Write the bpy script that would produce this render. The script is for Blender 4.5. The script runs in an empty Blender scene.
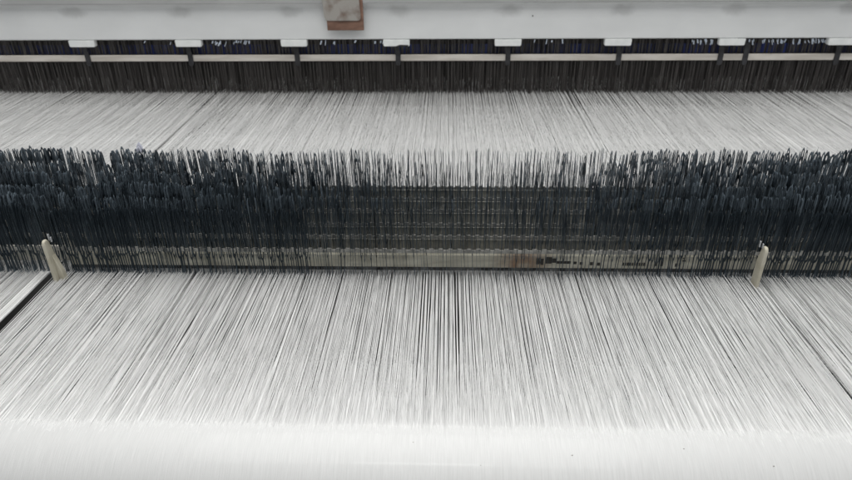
import bpy, bmesh, math, random
import numpy as np
from mathutils import Vector, Matrix

random.seed(7)
rng = np.random.default_rng(11)
S = bpy.context.scene
C = S.collection
R = math.radians

# ------------------------------------------------------------------ helpers
def link(o, parent=None):
    C.objects.link(o)
    if parent is not None:
        o.parent = parent
    return o

def tag(o, label=None, cat=None, group=None, kind=None):
    if label: o['label'] = label
    if cat: o['category'] = cat
    if group: o['group'] = group
    if kind: o['kind'] = kind
    return o

def empty(name, loc):
    o = bpy.data.objects.new(name, None)
    o.empty_display_size = 0.02
    o.location = loc
    return link(o)

def from_bm(name, bm, mat, parent=None, smooth=False):
    me = bpy.data.meshes.new(name)
    bmesh.ops.recalc_face_normals(bm, faces=bm.faces)
    bm.to_mesh(me); bm.free()
    if smooth:
        me.polygons.foreach_set('use_smooth', [True]*len(me.polygons))
    me.materials.append(mat)
    return link(bpy.data.objects.new(name, me), parent)

def from_np(name, verts, quads, mat, parent=None, smooth=False):
    """verts (n,3), quads (m,4)"""
    me = bpy.data.meshes.new(name)
    v = np.asarray(verts, np.float32); q = np.asarray(quads, np.int32)
    me.vertices.add(len(v)); me.vertices.foreach_set('co', v.ravel())
    me.loops.add(q.size); me.loops.foreach_set('vertex_index', q.ravel())
    me.polygons.add(len(q))
    me.polygons.foreach_set('loop_start', np.arange(0, q.size, 4, dtype=np.int32))
    if smooth:
        me.polygons.foreach_set('use_smooth', np.ones(len(q), dtype=bool))
    me.update(calc_edges=True); me.validate()
    me.materials.append(mat)
    return link(bpy.data.objects.new(name, me), parent)

def box(bm, x0, x1, y0, y1, z0, z1, bev=0.0, seg=2):
    m = Matrix.Translation(((x0+x1)/2, (y0+y1)/2, (z0+z1)/2)) @ Matrix.Diagonal((x1-x0, y1-y0, z1-z0, 1))
    r = bmesh.ops.create_cube(bm, size=1, matrix=m)
    if bev > 0:
        es = list({e for v in r['verts'] for e in v.link_edges})
        bmesh.ops.bevel(bm, geom=es, offset=bev, segments=seg, profile=0.5, affect='EDGES')
    return bm

def prism(bm, pts, axis, a, b):
    """extrude a closed 2-D outline along an axis. pts are the two other coordinates in order"""
    def mk(p, t):
        if axis == 'x': return (t, p[0], p[1])
        if axis == 'y': return (p[0], t, p[1])
        return (p[0], p[1], t)
    A = [bm.verts.new(mk(p, a)) for p in pts]
    B = [bm.verts.new(mk(p, b)) for p in pts]
    n = len(pts)
    bm.faces.new(A); bm.faces.new(B[::-1])
    for i in range(n):
        bm.faces.new((A[i], A[(i+1) % n], B[(i+1) % n], B[i]))
    return bm

# ------------------------------------------------------------------ materials
def mat(name, col, rough=0.5, metal=0.0, spec=0.5, coat=0.0, coat_rough=0.1):
    m = bpy.data.materials.new(name); m.use_nodes = True
    b = m.node_tree.nodes['Principled BSDF']
    b.inputs['Base Color'].default_value = (*col, 1)
    b.inputs['Roughness'].default_value = rough
    b.inputs['Metallic'].default_value = metal
    b.inputs['Specular IOR Level'].default_value = spec
    b.inputs['Coat Weight'].default_value = coat
    b.inputs['Coat Roughness'].default_value = coat_rough
    return m

def noisy(m, c1, c2, scale=(20, 20, 20), detail=4, lo=0.35, hi=0.65, bump=0.0, rough=None):
    nt = m.node_tree; N = nt.nodes; L = nt.links; b = N['Principled BSDF']
    tc = N.new('ShaderNodeTexCoord'); mp = N.new('ShaderNodeMapping')
    mp.inputs['Scale'].default_value = scale
    nz = N.new('ShaderNodeTexNoise'); nz.inputs['Scale'].default_value = 1.0; nz.inputs['Detail'].default_value = detail
    cr = N.new('ShaderNodeValToRGB')
    cr.color_ramp.elements[0].position = lo; cr.color_ramp.elements[1].position = hi
    cr.color_ramp.elements[0].color = (*c1, 1); cr.color_ramp.elements[1].color = (*c2, 1)
    L.new(tc.outputs['Object'], mp.inputs['Vector']); L.new(mp.outputs['Vector'], nz.inputs['Vector'])
    L.new(nz.outputs['Fac'], cr.inputs['Fac']); L.new(cr.outputs['Color'], b.inputs['Base Color'])
    if bump:
        bp = N.new('ShaderNodeBump'); bp.inputs['Strength'].default_value = bump; bp.inputs['Distance'].default_value = 0.001
        L.new(nz.outputs['Fac'], bp.inputs['Height']); L.new(bp.outputs['Normal'], b.inputs['Normal'])
    if rough:
        mr = N.new('ShaderNodeMapRange'); mr.inputs['To Min'].default_value = rough[0]; mr.inputs['To Max'].default_value = rough[1]
        L.new(nz.outputs['Fac'], mr.inputs['Value']); L.new(mr.outputs['Result'], b.inputs['Roughness'])
    return m

YARN = noisy(mat('yarn', (.8, .8, .79), .55, spec=.35, coat=.35, coat_rough=.10),
             (.72, .72, .715), (.81, .81, .80), (220, 3, 220), 3)
ROLLYARN = noisy(mat('roll_yarn', (.8, .8, .79), .55, spec=.3, coat=.25, coat_rough=.12),
                 (.60, .60, .592), (.66, .66, .652), (900, 30, 30), 4, bump=.35)
WIRE = noisy(mat('blued_steel', (.05, .058, .068), .32, metal=.65),
             (.032, .044, .055), (.20, .245, .285), (140, 60, 10), 3, rough=(.3, .5))
BAR = noisy(mat('bar_steel', (.09, .088, .075), .5, metal=.2), (.20, .20, .185), (.42, .41, .38), (40, 40, 60), 4)
RAILBROWN = noisy(mat('rail_brown', (.07, .066, .055), .6), (.36, .35, .31), (.56, .54, .47), (60, 60, 60), 4)  # own grey-olive of the guide rails and the left end rail
CREAM = noisy(mat('cream_plastic', (.5, .47, .38), .5), (.44, .41, .32), (.56, .53, .44), (30, 30, 30), 4)
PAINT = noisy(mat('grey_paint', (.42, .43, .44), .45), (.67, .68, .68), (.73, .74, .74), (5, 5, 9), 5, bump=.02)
def add_spots(m, phase, period, zc, amount):
    """soft darker spots at a regular pitch along the rail"""
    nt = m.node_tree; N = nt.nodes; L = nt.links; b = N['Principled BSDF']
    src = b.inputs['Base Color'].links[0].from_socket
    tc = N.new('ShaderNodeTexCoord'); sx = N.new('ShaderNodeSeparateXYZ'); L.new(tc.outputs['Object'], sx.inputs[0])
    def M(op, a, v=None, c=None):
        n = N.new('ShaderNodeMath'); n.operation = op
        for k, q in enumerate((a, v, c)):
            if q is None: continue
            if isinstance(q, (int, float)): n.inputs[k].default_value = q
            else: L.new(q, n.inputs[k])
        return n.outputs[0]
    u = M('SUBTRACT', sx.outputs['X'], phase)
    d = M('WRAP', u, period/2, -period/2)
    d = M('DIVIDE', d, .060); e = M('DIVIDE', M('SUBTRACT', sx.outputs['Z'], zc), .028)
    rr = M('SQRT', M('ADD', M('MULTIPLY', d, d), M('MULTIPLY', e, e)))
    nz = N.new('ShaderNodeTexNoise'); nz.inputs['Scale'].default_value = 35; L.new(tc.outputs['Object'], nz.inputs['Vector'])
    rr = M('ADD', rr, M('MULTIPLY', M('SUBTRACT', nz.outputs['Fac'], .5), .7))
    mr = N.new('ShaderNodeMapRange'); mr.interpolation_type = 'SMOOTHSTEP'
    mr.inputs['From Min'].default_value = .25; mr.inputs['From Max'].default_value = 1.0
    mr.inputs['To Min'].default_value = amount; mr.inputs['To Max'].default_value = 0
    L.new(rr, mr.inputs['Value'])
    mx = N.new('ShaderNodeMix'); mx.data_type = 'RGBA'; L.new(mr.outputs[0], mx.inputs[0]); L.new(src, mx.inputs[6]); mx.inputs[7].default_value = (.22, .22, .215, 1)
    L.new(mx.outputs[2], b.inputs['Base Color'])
add_spots(PAINT, .215, .3816, .306, .32)  # soft darker spots below the flange, about one per clip
PAINTSHADE = noisy(mat('grey_paint_shaded', (.36, .36, .36), .55), (.34, .34, .34), (.40, .40, .40), (6, 6, 14), 5)  # shade of the overhang put into the flange as a darker grey
WHITEP = noisy(mat('white_plastic', (.66, .68, .67), .4), (.74, .76, .75), (.82, .83, .82), (40, 40, 40), 3)
RODBEIGE = noisy(mat('aluminium_rod', (.5, .46, .42), .5), (.52, .48, .43), (.68, .64, .59), (9, 9, 60), 4)
BLACK = noisy(mat('black_plastic', (.02, .02, .022), .5), (.012, .012, .014), (.035, .035, .04), (60, 60, 60), 3)
HED = noisy(mat('heddle_steel', (.035, .032, .032), .42, metal=.5), (.03, .027, .026), (.14, .13, .125), (120, 60, 5), 3)
BLUE = noisy(mat('navy_plastic', (.01, .014, .05), .4), (.018, .025, .08), (.05, .075, .30), (7, 7, 7), 3)
BLUEHED = noisy(mat('navy_heddle', (.02, .025, .06), .35, metal=.3), (.01, .013, .03), (.035, .045, .11), (15, 15, 5), 3)
GLINT = mat('painted_glint', (.78, .86, .98), .25, metal=0)  # non-metal pale blue-white, the glints are put into the colour
SHINYDULL = mat('dull_steel', (.42, .43, .44), .45, metal=.4)
DARK = noisy(mat('dark_steel', (.02, .02, .021), .6), (.012, .012, .012), (.032, .031, .03), (8, 8, 8), 4)
STRIPGREY = noisy(mat('strip_grey', (.08, .08, .08), .8), (.03, .03, .03), (.17, .17, .165), (60, 60, 60), 5)  # mottled dark grey for the added strip under the rail
FLOOR = noisy(mat('dark_floor', (.05, .05, .05), .8), (.035, .035, .035), (.06, .06, .058), (3, 3, 3), 5)
BROWN = noisy(mat('brown_board', (.17, .09, .06), .6), (.12, .062, .042), (.24, .135, .095), (18, 18, 50), 5)
PLATE = noisy(mat('worn_plate', (.33, .32, .30), .5, metal=.1), (.17, .125, .10), (.34, .32, .295), (26, 26, 26), 5, .3, .55)
DARKLINT = mat('dark_lint', (.22, .20, .18), .9)
LINTM = mat('lavender_lint', (.55, .56, .64), .9)
MARK = mat('black_print', (.05, .046, .04), .7)

def rail_material():
    m = mat('beige_rail', (.35, .33, .26), .5)
    nt = m.node_tree; N = nt.nodes; L = nt.links; b = N['Principled BSDF']
    tc = N.new('ShaderNodeTexCoord')
    mp = N.new('ShaderNodeMapping'); mp.inputs['Scale'].default_value = (14, 30, 60)
    nz = N.new('ShaderNodeTexNoise'); nz.inputs['Scale'].default_value = 1; nz.inputs['Detail'].default_value = 6
    cr = N.new('ShaderNodeValToRGB')
    cr.color_ramp.elements[0].position = .3; cr.color_ramp.elements[1].position = .7
    cr.color_ramp.elements[0].color = (.46, .43, .34, 1); cr.color_ramp.elements[1].color = (.74, .71, .60, 1)
    L.new(tc.outputs['Object'], mp.inputs['Vector']); L.new(mp.outputs['Vector'], nz.inputs['Vector']); L.new(nz.outputs['Fac'], cr.inputs['Fac'])
    # rust patch: a soft spot of its own, centred on the rail right of the middle
    sx = N.new('ShaderNodeSeparateXYZ'); L.new(tc.outputs['Object'], sx.inputs['Vector'])
    d = N.new('ShaderNodeMath'); d.operation = 'SUBTRACT'; d.inputs[1].default_value = .155; L.new(sx.outputs['X'], d.inputs[0])
    a = N.new('ShaderNodeMath'); a.operation = 'ABSOLUTE'; L.new(d.outputs[0], a.inputs[0])
    mr = N.new('ShaderNodeMapRange'); mr.inputs['From Min'].default_value = .02; mr.inputs['From Max'].default_value = .065
    mr.inputs['To Min'].default_value = 1; mr.inputs['To Max'].default_value = 0; L.new(a.outputs[0], mr.inputs['Value'])
    n2 = N.new('ShaderNodeTexNoise'); n2.inputs['Scale'].default_value = 60; n2.inputs['Detail'].default_value = 5; L.new(tc.outputs['Object'], n2.inputs['Vector'])
    mu = N.new('ShaderNodeMath'); mu.operation = 'MULTIPLY'; L.new(mr.outputs[0], mu.inputs[0]); L.new(n2.outputs['Fac'], mu.inputs[1])
    mu2 = N.new('ShaderNodeMath'); mu2.operation = 'MULTIPLY'; mu2.inputs[1].default_value = 1.15; mu2.use_clamp = True; L.new(mu.outputs[0], mu2.inputs[0])
    mx = N.new('ShaderNodeMix'); mx.data_type = 'RGBA'
    L.new(mu2.outputs[0], mx.inputs[0]); L.new(cr.outputs['Color'], mx.inputs[6]); mx.inputs[7].default_value = (.24, .11, .05, 1)
    L.new(mx.outputs[2], b.inputs['Base Color'])
    return m
RAIL = rail_material()

# ------------------------------------------------------------------ dimensions (metres)
ROWS = [1.129, 1.187, 1.241, 1.308, 1.369, 1.433]     # the six contact bars
X0, X1 = -2.0, 1.8
GAPS = [(-.8105, -.7915, 1.0), (.6200, .6250, 1.0)]
ROLL_R = .100; ROLL_Y = .700; SHEET_Z = 0.0
CLIPX = [-1.3076, -.922, -.5436, -.1794, .213, .5958, .9884, 1.3632]
HOOKX = [-1.313, -.9332, -.5424, -.1769, .2173, .6112, .969, 1.0563, 1.375]

# ------------------------------------------------------------------ floor
bm = bmesh.new()
bmesh.ops.create_grid(bm, x_segments=2, y_segments=2, size=6, matrix=Matrix.Translation((0, 1.5, -.95)))
tag(from_bm('floor', bm, FLOOR), kind='structure')

# dark beam added under the bank of wires so the gaps stay dark
bm = bmesh.new(); box(bm, X0, X1, 1.14, 1.58, -.34, -.25, .006)
o = from_bm('filler_beam', bm, DARK)
tag(o, 'added dark beam filling the darkness below the bank of drop wires', 'beam')

# ------------------------------------------------------------------ yarn-covered roller
bm = bmesh.new()
bmesh.ops.create_cone(bm, cap_ends=True, segments=256, radius1=ROLL_R+.00052, radius2=ROLL_R+.00052, depth=X1-X0,
                      matrix=Matrix.Translation(((X0+X1)/2, ROLL_Y, -ROLL_R)) @ Matrix.Rotation(R(90), 4, 'Y'))
o = from_bm('yarn_roller', bm, ROLLYARN, smooth=True)
tag(o, 'smooth white yarn-covered roller along the bottom edge', 'roller')

# ------------------------------------------------------------------ warp threads
def clusters(x0, x1, wmin, wmax, smin, smax):
    e = [x0]
    while e[-1] < x1:
        e.append(e[-1] + wmin*(wmax/wmin)**(rng.random()**1.4))
    e = np.array(e)
    c = (e[:-1]+e[1:])/2 + (rng.random(len(e)-1)-.5)*.25*np.diff(e)
    s = smin + (smax-smin)*rng.random(len(c))
    return e, c, s
def squeeze(x, cl):
    e, c, s = cl
    i = np.clip(np.searchsorted(e, x)-1, 0, len(c)-1)
    return (s[i]-1)*(x-c[i])

# longitudinal profile: y, clump weight near bank, clump weight at heddles
prof = []
for th in (118, 108, 98, 90, 83, 76, 69, 62, 56, 50, 45, 40, 35, 30, 25, 20, 15, 10, 5, 0):
    t = R(th); prof.append((ROLL_Y-ROLL_R*math.sin(t), -ROLL_R+ROLL_R*math.cos(t)))
prof = [(ROLL_Y+.12, -.42)] + prof
prof += [(.74, 0), (.78, 0), (.85, 0), (.95, 0), (1.02, 0), (1.08, 0), (1.129, 0), (1.28, 0), (1.433, 0), (1.62, 0), (1.80, 0), (1.93, 0), (2.06, 0), (2.2, 0), (2.43, 0), (2.6, 0)]
PY = np.array([p[0] for p in prof]); PZ = np.array([p[1] for p in prof])
NR = 21                                       # rings on the roller
def interp(y, pts):
    a = np.array(pts); return np.interp(y, a[:, 0], a[:, 1])
W1 = interp(PY, [(.70, 0.0), (.75, .02), (.80, .2), (.92, .72), (1.08, 1), (1.45, 1), (1.95, .35), (2.43, .45)]); W1[:NR] = 0
W2 = interp(PY, [(1.5, 0), (2.0, .35), (2.43, .9), (2.6, 1)])
W3 = interp(PY, [(.70, 0), (1.0, .6), (1.13, 1), (1.5, .8), (1.95, .25), (2.43, .6)]); W3[:NR] = 0
LOWZ = interp(PY, [(.7, -.0004), (.80, -.003), (1.05, -.013), (1.433, -.014), (1.80, -.004), (1.93, -.006), (2.06, -.014), (2.43, -.05), (2.6, -.06)]); LOWZ[:NR] = -.0002
DEEP_PTS = np.array([(.7, -.0005), (.74, -.0012), (.78, -.010), (.85, -.10), (.95, -.36), (1.3, -.42), (1.62, -.20), (1.75, -.05), (1.93, -.034), (2.1, -.045), (2.43, -.085), (2.6, -.09)])
WD = interp(PY, [(.7, 0), (.8, .15), (.95, .9), (1.1, 1), (1.5, .6), (2.0, .2), (2.6, .3)]); WD[:NR] = 0
UPZ = interp(PY, [(.7, 0), (1.93, 0), (2.43, .004), (2.6, .01)]); UPZ[:NR] = 0

def layer_cl():
    return clusters(X0-.1, X1+.1, .0045, .016, .72, .97), clusters(X0-.1, X1+.1, .004, .016, .5, .95), clusters(X0-.1, X1+.1, .03, .11, .94, 1.0)
CL = {0: layer_cl(), 1: layer_cl(), 2: layer_cl()}
SHARED = clusters(X0-.1, X1+.1, .0028, .0090, .30, .74)
REAR_GAPS = [(-.868, .0055), (1.28, .0045), (.33, .001)]

def thread_paths(xs, layer, rad):
    cl = CL[layer]
    n = len(xs)
    ds = squeeze(xs, SHARED) if layer < 2 else 0*xs; d1 = squeeze(xs + ds, cl[0]); d2 = squeeze(xs, cl[1]); d3 = squeeze(xs, cl[2])
    wob = rng.normal(0, .00035, (n, len(PY))); wob[:, :NR] = 0
    WS = interp(PY, [(.70, 0), (.745, .02), (.78, .12), (.86, .5), (.98, .9), (1.10, 1), (1.45, .9), (1.75, .35), (2.0, .25), (2.43, .3)]); WS[:NR] = 0
    wob = wob + ds[:, None]*WS
    WR = interp(PY, [(1.44, 0), (1.7, 1), (2.6, 1)])
    for a, b, _ in GAPS:                                   # the bracket gaps close again beyond the bank
        c = (a+b)/2; u = xs-c
        wob = wob + (-np.sign(u)*(b-a)/2*np.exp(-np.maximum(np.abs(u)-(b-a)/2, 0)/.03))[:, None]*WR
    for c, h in REAR_GAPS:
        u = xs-c
        wob = wob + (np.sign(u)*h*np.exp(-np.abs(u)/.012))[:, None]*WR
    X = xs[:, None] + d1[:, None]*W1 + d2[:, None]*W2 + d3[:, None]*W3 + wob
    zj = rng.normal(0, 1, n)
    Zamp = interp(PY, [(.70, 0.0004), (.76, .0006), (1.1, .0022), (1.45, .002), (1.93, .0006), (2.43, .004)]); Zamp[:NR] = np.linspace(.00003, .0003, NR)**1.0*np.where(np.arange(NR) > NR-3, 1, .4)**1
    if layer == 2: X = xs[:, None] + d1[:, None]*WD + (wob if layer == 2 else 0)
    if layer == 2:                                        # these drop away below the sheet, each at a place of its own
        sh = rng.uniform(-.01, .16, n)**1.0
        off = np.stack([np.interp(PY - np.where(PY < 1.3, h, 0), DEEP_PTS[:, 0], DEEP_PTS[:, 1]) for h in sh]); off[:, :NR] = -.0003
    else:
        off = (UPZ, LOWZ)[layer]
    Z = PZ + off + zj[:, None]*Zamp
    Y = np.broadcast_to(PY, X.shape)
    return X, Y, Z

def tubes(X, Y, Z, rad, name, m, sides=4):
    n, k = X.shape
    P = np.stack([X, Y, Z], -1)                                  # n,k,3
    T = np.gradient(P, axis=1); T /= np.linalg.norm(T, axis=2, keepdims=True)
    side = np.cross(T, np.array([1., 0, 0])); side /= np.linalg.norm(side, axis=2, keepdims=True)
    xx = np.array([1., 0, 0])
    r = np.broadcast_to(rad, (n,))[:, None, None]
    vs = []
    for j in range(sides):
        a = 2*math.pi*(j+.5)/sides
        vs.append(P + r*(math.cos(a)*xx + math.sin(a)*side))
    V = np.stack(vs, 2)                                           # n,k,sides,3
    idx = np.arange(n*k*sides).reshape(n, k, sides)
    a = idx[:, :-1, :]; b = idx[:, 1:, :]
    q = np.stack([a, np.roll(a, -1, 2), np.roll(b, -1, 2), b], -1).reshape(-1, 4)
    return from_np(name, V.reshape(-1, 3), q, m, smooth=True)

PITCH = .00088
def layer_x(shift, wide=0):
    xs = np.arange(X0, X1, PITCH) + shift
    xs = xs + rng.normal(0, .0001, len(xs))
    keep = np.ones(len(xs), bool)
    for a, b, _ in GAPS: keep &= ~((xs > a - wide*(b-a)*(1.5 if b-a > .01 else .1)) & (xs < b + wide*.001))
    return xs[keep]
up = layer_x(0); lo = layer_x(PITCH/2, 1)
cand = np.where((up > -.88) & (up < .70))[0]
pick = cand[np.linspace(0, len(cand)-1, 300).round().astype(int)]
rest = np.setdiff1d(np.arange(len(up)), pick)
XA, YA, ZA = thread_paths(up, 0, None)
XB, YB, ZB = thread_paths(lo, 1, None)
de = layer_x(PITCH*.25, 1); XC, YC, ZC = thread_paths(de, 2, None); rC = rng.uniform(.00030, .00040, len(de))
rA = rng.uniform(.00027, .00037, len(up)); rB = rng.uniform(.00027, .00036, len(lo))
Xs = np.concatenate([XA[rest], XB, XC]); Ys = np.concatenate([YA[rest], YB, YC]); Zs = np.concatenate([ZA[rest], ZB, ZC])
o = tubes(Xs, Ys, Zs, np.concatenate([rA[rest], rB, rC]), 'warp_sheet', YARN)
tag(o, 'dense sheet of white warp yarn running from the roller to the heddles', 'yarn', kind='stuff')
for i in pick:
    z = ZA[i:i+1] + np.where(np.arange(len(PY)) < NR-1, -.00012, .0005)
    o = tubes(XA[i:i+1], YA[i:i+1], z, .00043, 'warp_thread', YARN, sides=5)
    tag(o, 'single white warp thread lying on top of the sheet', 'thread', 'warp threads on top of the sheet')

# the thick pale band beside the left gap
bx = np.linspace(-.835, -.812, 30)
Xb = np.repeat(bx[:, None], len(PY), 1); Xb[:, :] += (np.interp(PY, [.7, 1.13], [0, 1])*np.where(PY > .7, 1, 0))[None]*((-.822-bx)*.25)[:, None]
Zb = np.repeat((PZ+.0016)[None], 30, 0) + rng.normal(0, .0004, (30, 1)); Zb[:, :NR] -= .001
sl = slice(NR-3, 28)
o = tubes(Xb[:, sl], np.repeat(PY[None, sl], 30, 0), Zb[:, sl], .0005, 'selvedge_band', YARN)
tag(o, 'thick pale band of yarns beside the dark gap at left', 'yarn band')

# ------------------------------------------------------------------ drop wires
LEV = [(-14, 1.2, 0), (-11, 2.6, 0), (-5, 3.5, 1.0), (3, 3.6, 1.2), (7, 3.2, 0), (18, 1.9, 0), (38, 2.0, 0), (43, 5.2, 0), (46, 6.2, 2.4),
       (51, 6.5, 2.9), (108, 6.5, 2.9), (115, 6.5, 2.2), (118, 6.5, 0), (124, 6.4, 0), (127, 6.3, 1.6), (134, 5.8, 2.2), (139, 4.9, 1.6), (141.5, 4.1, 0), (145, 2.6, 0), (147, .8, 0)]
def wire_template(th=.00042):
    V = []; Q = []
    h = th/2
    for s in (-1, 1):
        base = len(V)
        for z, wo, wi in LEV:
            z *= .001; wo *= .001; wi *= .001
            V += [(-h, s*wi, z), (-h, s*wo, z), (h, s*wo, z), (h, s*wi, z)]
        for k in range(len(LEV)-1):
            a = base+4*k; b = a+4
            Q += [(a, a+1, b+1, b), (a+3, b+3, b+2, a+2), (a+1, a+2, b+2, b+1)]
            if LEV[k][2] > 0 or LEV[k+1][2] > 0:
                Q.append((a, b, b+3, a+3))
    return np.array(V, float), np.array(Q)
TV, TQ = wire_template()

def smooth_noise(x, period, seed):
    r = np.random.default_rng(seed); n = 400
    g = r.normal(0, 1, n); t = (x+3)/period % (n-1)
    i = t.astype(int); f = t-i; f = f*f*(3-2*f)
    return g[i]*(1-f)+g[(i+1) % n]*f

WX = []; 
for row, yb in enumerate(ROWS):
    g = np.arange(-1.28, 1.12, .0002)
    sp = np.interp(np.abs(g-.12), [0, .16, .42, 1.4], [.0064, .0058, .0040, .0035])*(1.25 if row == 0 else 1)
    cum = np.cumsum(.0002/sp) + row*.17
    xs = np.interp(np.arange(1, int(cum[-1])), cum, g)
    xs = xs + rng.normal(0, .0010, len(xs))
    for a, b, _ in GAPS: xs = xs[~((xs > a-.002) & (xs < b+.002))]
    # neighbouring wires lean together in small bunches
    cl = clusters(-1.4, 1.2, .006, .022, .45, .9)
    dtop = squeeze(xs, cl)
    lean = np.arctan2(dtop*.8 + .004*smooth_noise(xs, .05, 30+row) + rng.normal(0, .0012, len(xs)), .147)
    dbot = squeeze(xs, clusters(-1.4, 1.2, .005, .018, .62, .92))*.5
    yaw = np.radians(np.interp(np.abs(xs-.12), [0, .16, .5], [3, 4, 7])*smooth_noise(xs, .03, 60+row) + rng.normal(0, 1, len(xs))*np.interp(np.abs(xs-.12), [0, .16, .5], [4, 5.5, 12]))
    pit = np.radians(rng.normal(0, 1.2, len(xs)))
    zz = .0035*smooth_noise(xs, .04, 90+row) + rng.normal(0, .0036, len(xs))
    zz = zz + (.004 if row < 3 else .0)*smooth_noise(xs, .11, 120+row)
    out = rng.random(len(xs)) < .012
    zz[out] += rng.uniform(-.012, .010, out.sum())
    WX.append(np.stack([xs+dbot, np.full(len(xs), yb)+rng.normal(0, .0008, len(xs)), zz, yaw, lean, pit], 1))

wire_me = bpy.data.meshes.new('drop_wire')
wire_me.from_pydata([tuple(v) for v in TV], [], [tuple(q) for q in TQ]); wire_me.materials.append(WIRE)
front = WX[0]
vis = np.where((front[:, 0] > -.90) & (front[:, 0] < .79))[0]; print('FRONT', len(vis))
pickw = vis[np.linspace(0, len(vis)-1, 300).round().astype(int)]
def mrot(yaw, lean, pit):
    return Matrix.Rotation(lean, 4, 'Y') @ Matrix.Rotation(pit, 4, 'X') @ Matrix.Rotation(yaw, 4, 'Z')
proto = None
for i in pickw:
    x, y, z, yaw, lean, pit = front[i]
    o = bpy.data.objects.new('drop_wire', wire_me) if proto is None else proto.copy()
    C.objects.link(o)
    o.matrix_world = Matrix.Translation((x, y, z)) @ mrot(yaw, lean, pit)
    if proto is None: proto = o
    tag(o, 'thin blued steel drop wire hanging in the front row', 'drop wire', 'drop wires of the front row')
REST = np.concatenate([np.delete(front, pickw, 0)] + WX[1:])
def rot_many(A):
    yaw, lean, pit = A[:, 3], A[:, 4], A[:, 5]
    n = len(A); o1 = np.ones(n); z0 = np.zeros(n)
    c, s = np.cos(yaw), np.sin(yaw); RZ = np.stack([np.stack([c, -s, z0], 1), np.stack([s, c, z0], 1), np.stack([z0, z0, o1], 1)], 1)
    c, s = np.cos(pit), np.sin(pit); RX = np.stack([np.stack([o1, z0, z0], 1), np.stack([z0, c, -s], 1), np.stack([z0, s, c], 1)], 1)
    c, s = np.cos(lean), np.sin(lean); RY = np.stack([np.stack([c, z0, s], 1), np.stack([z0, o1, z0], 1), np.stack([-s, z0, c], 1)], 1)
    return RY @ RX @ RZ
M = rot_many(REST)
V = np.einsum('nij,vj->nvi', M, TV) + REST[:, None, :3]
Q = TQ[None] + (np.arange(len(REST))*len(TV))[:, None, None]
o = from_np('drop_wire_bank', V.reshape(-1, 3), Q.reshape(-1, 4), WIRE)
tag(o, 'thick bank of dark drop wires standing behind the front row', 'drop wires', kind='stuff')

# ------------------------------------------------------------------ serrated contact bars
barlab = ['serrated steel bar nearest the roller, just above the beige rail',
          'second serrated steel bar counted from the beige rail',
          'third serrated steel bar counted from the beige rail',
          'fourth serrated steel bar counted from the beige rail',
          'fifth serrated steel bar, next to the farthest one',
          'farthest serrated steel bar, its teeth against white yarn']
for row, yb in enumerate(ROWS):
    depth = .0095
    t = empty('contact_bar', (0, yb, 0))
    tag(t, barlab[row], 'contact bar', 'serrated contact bars through the drop wires')
    bm = bmesh.new()
    p = .0185; w = .0011
    top = .0605; low = .0575
    pts = [(-1.30, top-depth)]
    x = -1.30
    while x < 1.12:
        pts += [(x, low), (x+p*.42, low), (x+p*.5, top), (x+p*.94, top)]
        x += p
    pts += [(x, low), (x, top-depth)]
    # as quads: build columns so no huge n-gon is needed
    xs = pts[1:-1]
    fr = [[bm.verts.new((a, yy, zz)) for a, zz in xs] for yy in (-w, w)]
    fb = [[bm.verts.new((a, yy, top-depth)) for a, zz in xs] for yy in (-w, w)]
    for i in range(len(xs)-1):
        bm.faces.new((fr[0][i], fr[0][i+1], fb[0][i+1], fb[0][i]))
        bm.faces.new((fr[1][i], fr[1][i+1], fb[1][i+1], fb[1][i]))
        bm.faces.new((fr[0][i], fr[0][i+1], fr[1][i+1], fr[1][i]))
        bm.faces.new((fb[0][i], fb[0][i+1], fb[1][i+1], fb[1][i]))
    from_bm('toothed_strip', bm, BAR, t)
    if row:
        bm = bmesh.new(); box(bm, -1.30, 1.13, .0045, .0125, .010, .0475, .001)
        from_bm('guide_rail', bm, RAILBROWN, t)
# ------------------------------------------------------------------ beige rail with printed marks
t = empty('beige_rail', (0, 1.145, 0))
bm = bmesh.new(); box(bm, -.772, 1.13, -.004, .008, .0030, .0108, .0006, 1); from_bm('dark_strip', bm, STRIPGREY, t)  # added dark strip, stands in for the massed wire bottoms under the rail
tag(t, 'long beige rail with rust and black printed marks behind the front drop wires', 'rail')
bm = bmesh.new(); box(bm, -.772, 1.13, -.005, .009, .011, .0445, .0012)
from_bm('rail_body', bm, RAIL, t)
bm = bmesh.new(); box(bm, -.772, 1.13, -.0065, -.0052, .0375, .0415, .0003, 1)
from_bm('rail_lip', bm, RAIL, t)
bm = bmesh.new(); box(bm, -1.3, -.786, .010, .016, .011, .046, .0012)
from_bm('end_rail', bm, RAILBROWN, t)
def marks(items):
    bm = bmesh.new()
    for x0, x1, z0, z1 in items: box(bm, x0, x1, -.0058, -.0053, z0, z1)
    from_bm('printed_mark', bm, MARK, t)
marks([(.181, .187, .020, .034), (.1872, .190, .022, .036), (.1902, .196, .019, .033)])
marks([(.200, .212, .022, .038), (.2121, .222, .024, .034), (.2221, .250, .022, .028), (.256, .262, .021, .027), (.268, .274, .020, .026)])
marks([(.2885, .2945, .019, .026), (.303, .309, .018, .025)])
x = .353; it = []
while x < .398:
    wd = random.choice((.0028, .0036, .0044)); it.append((x, x+wd, .0185, .0255)); x += wd+.0012
marks(it)
marks([(.418, .4215, .018, .036), (.424, .426, .027, .037), (.4285, .4335, .018, .038)])
marks([(.4575, .463, .017, .0245), (.465, .4685, .018, .025), (.471, .477, .029, .032), (.47, .473, .036, .038)])
marks([(.658, .6605, .0265, .036), (.6606, .6635, .0265, .029), (.667, .676, .0325, .0345), (.667, .669, .028, .0324)])

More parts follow.
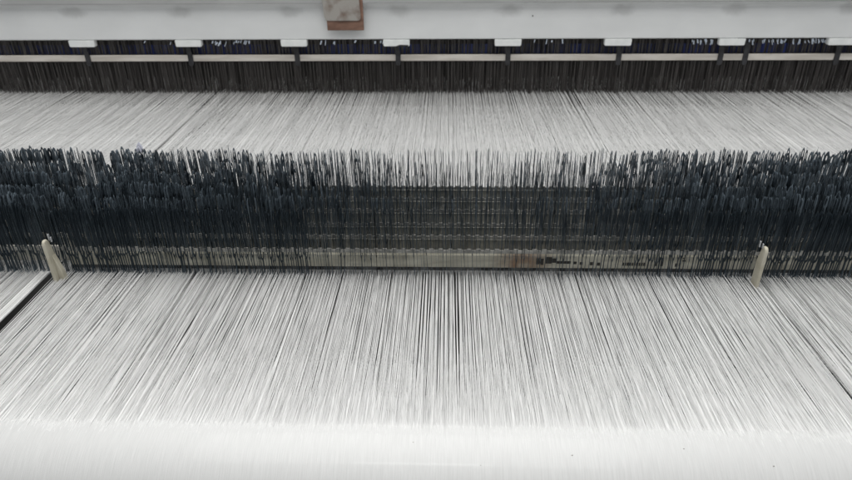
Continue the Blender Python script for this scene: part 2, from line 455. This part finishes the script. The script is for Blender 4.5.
# ------------------------------------------------------------------ support brackets
def bracket(x, label, foot):
    t = empty('support_bracket', (x, 1.095, 0))
    tag(t, label, 'bracket', 'cream brackets holding the rail')
    w = .0034
    pts = []
    # side outline (y, z), front edge is rounded
    bm = bmesh.new()
    prof = [(-.006, -.004), (.018, -.004), (.018, .050), (.009, .088), (.005, .0925), (-.001, .0925), (-.005, .090), (-.007, .084)]
    prism(bm, prof, 'x', -w, w)
    bmesh.ops.recalc_face_normals(bm, faces=bm.faces)
    bmesh.ops.bevel(bm, geom=[e for e in bm.edges], offset=.0022, segments=2, profile=.5, affect='EDGES')
    from_bm('post', bm, CREAM, t, smooth=False)
    if foot:
        bm = bmesh.new()
        prism(bm, [(w*.9, -.004), (.015, -.004), (.013, .018), (.007, .044), (w*.9, .056)], 'y', .004, .016)
        bmesh.ops.recalc_face_normals(bm, faces=bm.faces)
        bmesh.ops.bevel(bm, geom=[e for e in bm.edges], offset=.001, segments=1, affect='EDGES')
        from_bm('side_web', bm, CREAM, t)
    bm = bmesh.new()
    box(bm, -.0022 + (.007 if foot else -.008), .0004 + (.007 if foot else -.008), .006, .010, .088, .102, .0008, 1)
    box(bm, .003 + (.007 if foot else -.008), .0055 + (.007 if foot else -.008), .004, .008, .086, .097, .0008, 1)
    from_bm('spring_clip', bm, SHINYDULL, t)
bracket(-.782, 'cream bracket with a triangular side web beside the dark gap at left', True)
bracket(.603, 'slim cream bracket in front of the marked rail at right', False)
bpy.data.objects['support_bracket.001'].scale = (1, 1, .95)

# ------------------------------------------------------------------ heald frame
t = frame = empty('heald_frame', (0, 2.36, 0))
tag(t, 'light grey heald frame with white clips across the top of the picture', 'heald frame')
bm = bmesh.new()
pr = [(0, .2125), (.002, .2095), (.030, .2095), (.030, .44), (-.018, .44), (-.0195, .430), (-.0195, .350), (-.017, .337), (-.010, .329), (-.003, .321), (0, .314)]
prism(bm, pr, 'x', X0, X1)
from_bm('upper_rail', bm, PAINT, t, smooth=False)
bm = bmesh.new(); box(bm, X0, X1, -.024, -.0198, .334, .46, .002); from_bm('flange', bm, PAINTSHADE, t)
for i, x in enumerate(CLIPX):
    bm = bmesh.new()
    w = .047 if i != 6 else .045
    prism(bm, [(x-w, .2085), (x+w, .2085), (x+w-.001, .1875), (x+w-.003, .1855), (x-w+.003, .1855), (x-w+.001, .1875)], 'y', -.004, .018)
    bmesh.ops.recalc_face_normals(bm, faces=bm.faces)
    bmesh.ops.bevel(bm, geom=[e for e in bm.edges], offset=.0015, segments=2, affect='EDGES')
    c = from_bm('plastic_clip', bm, WHITEP, t)
    if i == 3:
        bm = bmesh.new(); prism(bm, [(x-.004, .1856), (x+.042, .1856), (x+.042, .1905), (x+.012, .1915)], 'y', -.0065, -.0043)
        from_bm('clip_slot', bm, BLACK, c)
bm = bmesh.new(); bmesh.ops.create_cone(bm, cap_ends=True, segments=16, radius1=.0022, radius2=.0022, depth=.002, matrix=Matrix.Translation((.293, -.0012, .287)) @ Matrix.Rotation(R(90), 4, 'X'))
from_bm('screw_hole', bm, BLACK, t)  # tiny hole in the rail, drawn as a black disc on its face
bm = bmesh.new(); box(bm, 1.006, 1.040, .0, .012, .1865, .2088, .0015)
box(bm, 1.011, 1.035, -.002, .0005, .1905, .2045, .001)
from_bm('latch', bm, BLACK, t)
bm = bmesh.new(); box(bm, X0, X1, .026, .032, .1275, .1500, .0016)
from_bm('heald_bar', bm, RODBEIGE, t)
for x in HOOKX:
    bm = bmesh.new()
    w = .009
    pts = [(x-w-.004, .19), (x+w-.006, .19), (x+w, .150), (x+w, .117), (x+w-.004, .112), (x-w+.004, .112), (x-w, .117), (x-w, .150)]
    prism(bm, pts, 'y', .0215, .0252)
    from_bm('hook', bm, BLACK, t)

# dark frames behind
t = empty('rear_heald_frame', (0, 2.46, 0))
tag(t, 'shadowed heald frame with navy strip hidden behind the grey one', 'heald frame')
bm = bmesh.new(); box(bm, X0, X1, .0, .02, .20, .33, .002); from_bm('upper_rail', bm, DARK, t)
bm = bmesh.new(); box(bm, X0, X1, -.043, -.0405, .147, .180, .001); from_bm('navy_strip', bm, BLUE, t)
t = empty('backing_beam', (0, 2.66, 0))  # dark panel added so the view behind the heddles stays dark
tag(t, 'dark crossbeam added as a backing behind the heddles', 'crossbeam')
bm = bmesh.new(); box(bm, X0, X1, 0, .06, -.35, .45, .01); from_bm('backing_body', bm, DARK, t)

# ------------------------------------------------------------------ heddles
def heddle_mesh(hw, name, m):
    bm = bmesh.new()
    lv = [(-.20, hw*.9, 0), (-.02, hw, 0), (-.010, hw*1.4, 0), (-.007, hw*1.5, hw*.6), (.007, hw*1.5, hw*.6), (.010, hw*1.4, 0), (.02, hw, 0), (.150, hw, 0), (.165, hw*1.6, 0), (.185, hw*2.0, hw*.8), (.205, hw*1.6, 0)]
    th = .0003
    for s in (-1, 1):
        prev = None
        for z, wo, wi in lv:
            cur = [bm.verts.new((s*wi, -th, z)), bm.verts.new((s*wo, -th, z)), bm.verts.new((s*wo, th, z)), bm.verts.new((s*wi, th, z))]
            if prev:
                for a, b in ((0, 1), (1, 2), (2, 3)):
                    bm.faces.new((prev[a], prev[b], cur[b], cur[a]))
            prev = cur
    bmesh.ops.recalc_face_normals(bm, faces=bm.faces)
    me = bpy.data.meshes.new(name); bm.to_mesh(me); bm.free(); me.materials.append(m)
    return me
hm = heddle_mesh(.0011, 'heddle', HED)
proto = None
hx = np.linspace(-1.66, 1.46, 300)
for k, x in enumerate(hx):
    o = bpy.data.objects.new('heddle', hm) if proto is None else proto.copy()
    C.objects.link(o)
    if proto is None: proto = o
    o.location = (x+random.gauss(0, .003), 2.402+random.gauss(0, .002), random.gauss(0, .004))
    o.rotation_euler = (random.gauss(0, .01), random.gauss(0, .012), random.gauss(0, .5))
    tag(o, 'dark steel heddle hanging below the beige bar of the heald frame', 'heddle', 'front heddles of the heald frame')
# the rest of the heddles
nv = np.array([v.co[:] for v in hm.vertices]); nq = np.array([p.vertices[:] for p in hm.polygons])
A = []
for row, (yy, n) in enumerate(((2.410, 700), (2.425, 800), (2.445, 800), (2.50, 700), (2.56, 700))):
    x = np.linspace(-1.8, 1.6, n)+rng.normal(0, .002, n)
    A.append(np.stack([x, np.full(n, yy)+rng.normal(0, .003, n), rng.normal(0, .004, n), rng.normal(0, .5, n), rng.normal(0, .014, n), rng.normal(0, .01, n)], 1))
A = np.concatenate(A); M = rot_many(A)
V = np.einsum('nij,vj->nvi', M, nv) + A[:, None, :3]
Q = nq[None] + (np.arange(len(A))*len(nv))[:, None, None]
o = from_np('heddle_rows', V.reshape(-1, 3), Q.reshape(-1, 4), HED)
tag(o, 'dark mass of heddles crowded behind the front heddles', 'heddles', kind='stuff')
# glints on some heddle ends under the rail, painted on small pale flakes
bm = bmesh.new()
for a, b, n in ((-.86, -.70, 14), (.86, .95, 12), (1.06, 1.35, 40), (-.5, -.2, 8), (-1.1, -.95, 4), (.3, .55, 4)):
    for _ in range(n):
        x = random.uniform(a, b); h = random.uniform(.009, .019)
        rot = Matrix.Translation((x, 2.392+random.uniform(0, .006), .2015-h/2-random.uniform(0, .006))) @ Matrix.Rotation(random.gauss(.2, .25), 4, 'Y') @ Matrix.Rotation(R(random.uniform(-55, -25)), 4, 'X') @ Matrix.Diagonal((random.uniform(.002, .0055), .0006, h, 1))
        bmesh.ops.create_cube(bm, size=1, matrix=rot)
o = from_bm('heddle_glints', bm, GLINT)
tag(o, 'heddle ends with glints painted in pale blue-white, just under the grey rail', 'heddle ends', kind='stuff')

# ------------------------------------------------------------------ hanging tag on the rail
t = empty('hanging_tag', (-.354, 2.338, .245))
tag(t, 'brown block with a worn grey metal plate hung on the grey frame', 'tag')
bm = bmesh.new(); box(bm, -.062, .0655, -.004, .0015, .0, .19, .002); from_bm('brown_block', bm, BROWN, t)
def rrect(x0, x1, z0, z1, r, n=6):
    P = []
    for cx, cz, a0 in ((x1-r, z1-r, 0), (x0+r, z1-r, 90), (x0+r, z0+r, 180), (x1-r, z0+r, 270)):
        for k in range(n+1):
            a = R(a0+90*k/n); P.append((cx+r*math.cos(a), cz+r*math.sin(a)))
    return P
bm = bmesh.new(); pl = rrect(-.068, .058, .033, .20, .013)
pl = [(x - (.010*(z-.033)/.16), z) for x, z in pl]
prism(bm, pl, 'y', -.0085, -.0042)
bmesh.ops.recalc_face_normals(bm, faces=bm.faces)
bmesh.ops.bevel(bm, geom=[e for e in bm.edges], offset=.001, segments=2, affect='EDGES')
from_bm('metal_plate', bm, PLATE, t)

# ------------------------------------------------------------------ lint caught on the wires
bm = bmesh.new()
bmesh.ops.create_icosphere(bm, subdivisions=4, radius=1)
for v in bm.verts:
    x, y, z = v.co
    taper = 1 - .75*max(0, (z+1)/2)
    n = .25*math.sin(9*x+3*z)+.2*math.sin(13*y+7*z+1)
    v.co = ((x*taper+.35*(z+1)*.3)*(1+n*.5)*.009, y*taper*(1+n)*.005, (z+1)*.5*(1+.1*n)*.024)
o = from_bm('lint_tuft', bm, LINTM, smooth=True); o.location = (-.726, 1.440, .139); o.scale = (1.25, 1.25, 1.15)
tag(o, 'small lavender tuft of lint caught on top of the wires at left', 'lint')

# small dark specks on the roller and a hole in the grey rail
for th, x, r_ in ((12, -.045, .0006), (14, .335, .0006), (21, .178, .0007), (27, .452, .0007), (30, .05, .0006)):
    a = R(th); q = ROLL_R+.0006
    bm = bmesh.new()
    bmesh.ops.create_icosphere(bm, subdivisions=2, radius=r_)
    for v in bm.verts: v.co *= 1+.25*math.sin(900*v.co.x+700*v.co.y+th)
    o = from_bm('lint_speck', bm, DARKLINT); o.location = (x, ROLL_Y-q*math.sin(a), -ROLL_R+q*math.cos(a)); o.scale = (1.5, 1, .7)
    tag(o, 'tiny dark lint speck stuck on the white roller', 'speck', 'dark specks on the white roller')

# ------------------------------------------------------------------ light
w = bpy.data.worlds.new('World'); S.world = w; w.use_nodes = True
bg = w.node_tree.nodes['Background']
bg.inputs['Color'].default_value = (.95, .98, 1, 1); bg.inputs['Strength'].default_value = .43
def lamp(name, loc, target, sx, sy, power, col=(1, .99, .97)):
    d = bpy.data.lights.new(name, 'AREA'); d.shape = 'RECTANGLE'; d.size = sx; d.size_y = sy; d.energy = power; d.color = col
    o = link(bpy.data.objects.new(name, d)); o.location = loc
    o.rotation_euler = (Vector(target)-Vector(loc)).to_track_quat('-Z', 'Y').to_euler()
    return o
lamp('ceiling_lamp', (0, 1.2, 3.0), (0, 1.2, 0), 4.8, 3.2, 132)
lamp('tube_lamp', (.05, -.03, 2.2), (.05, .5, 0), 1.1, .03, 3.0)
lamp('tube_lamp', (-.05, 3.66, 2.0), (-.05, 1.2, 0), 1.1, .05, 7)

# ------------------------------------------------------------------ camera
cam = bpy.data.cameras.new('Camera'); co = link(bpy.data.objects.new('Camera', cam)); S.camera = co
f = 656.0; pitch = math.atan(360/f); yaw = R(-2.0); roll = R(-.6)
cam.sensor_width = 36; cam.lens = 36*f/852; cam.clip_start = .02; cam.clip_end = 60
fw = Vector((math.sin(yaw)*math.cos(pitch), math.cos(yaw)*math.cos(pitch), -math.sin(pitch)))
rt = fw.cross(Vector((0, 0, 1))).normalized(); upv = rt.cross(fw)
r2 = rt*math.cos(roll)+upv*math.sin(roll); u2 = -rt*math.sin(roll)+upv*math.cos(roll)
mw = Matrix((r2, u2, -fw)).transposed().to_4x4(); mw.translation = (0, 0, .7)
co.matrix_world = mw
cam.dof.use_dof = True; cam.dof.focus_distance = 1.2; cam.dof.aperture_fstop = 6.3

S.render.engine = 'CYCLES'
S.render.resolution_x = 1024; S.render.resolution_y = 577
S.view_settings.view_transform = 'Standard'; S.view_settings.look = 'None'
S.view_settings.exposure = 0; S.view_settings.gamma = 1
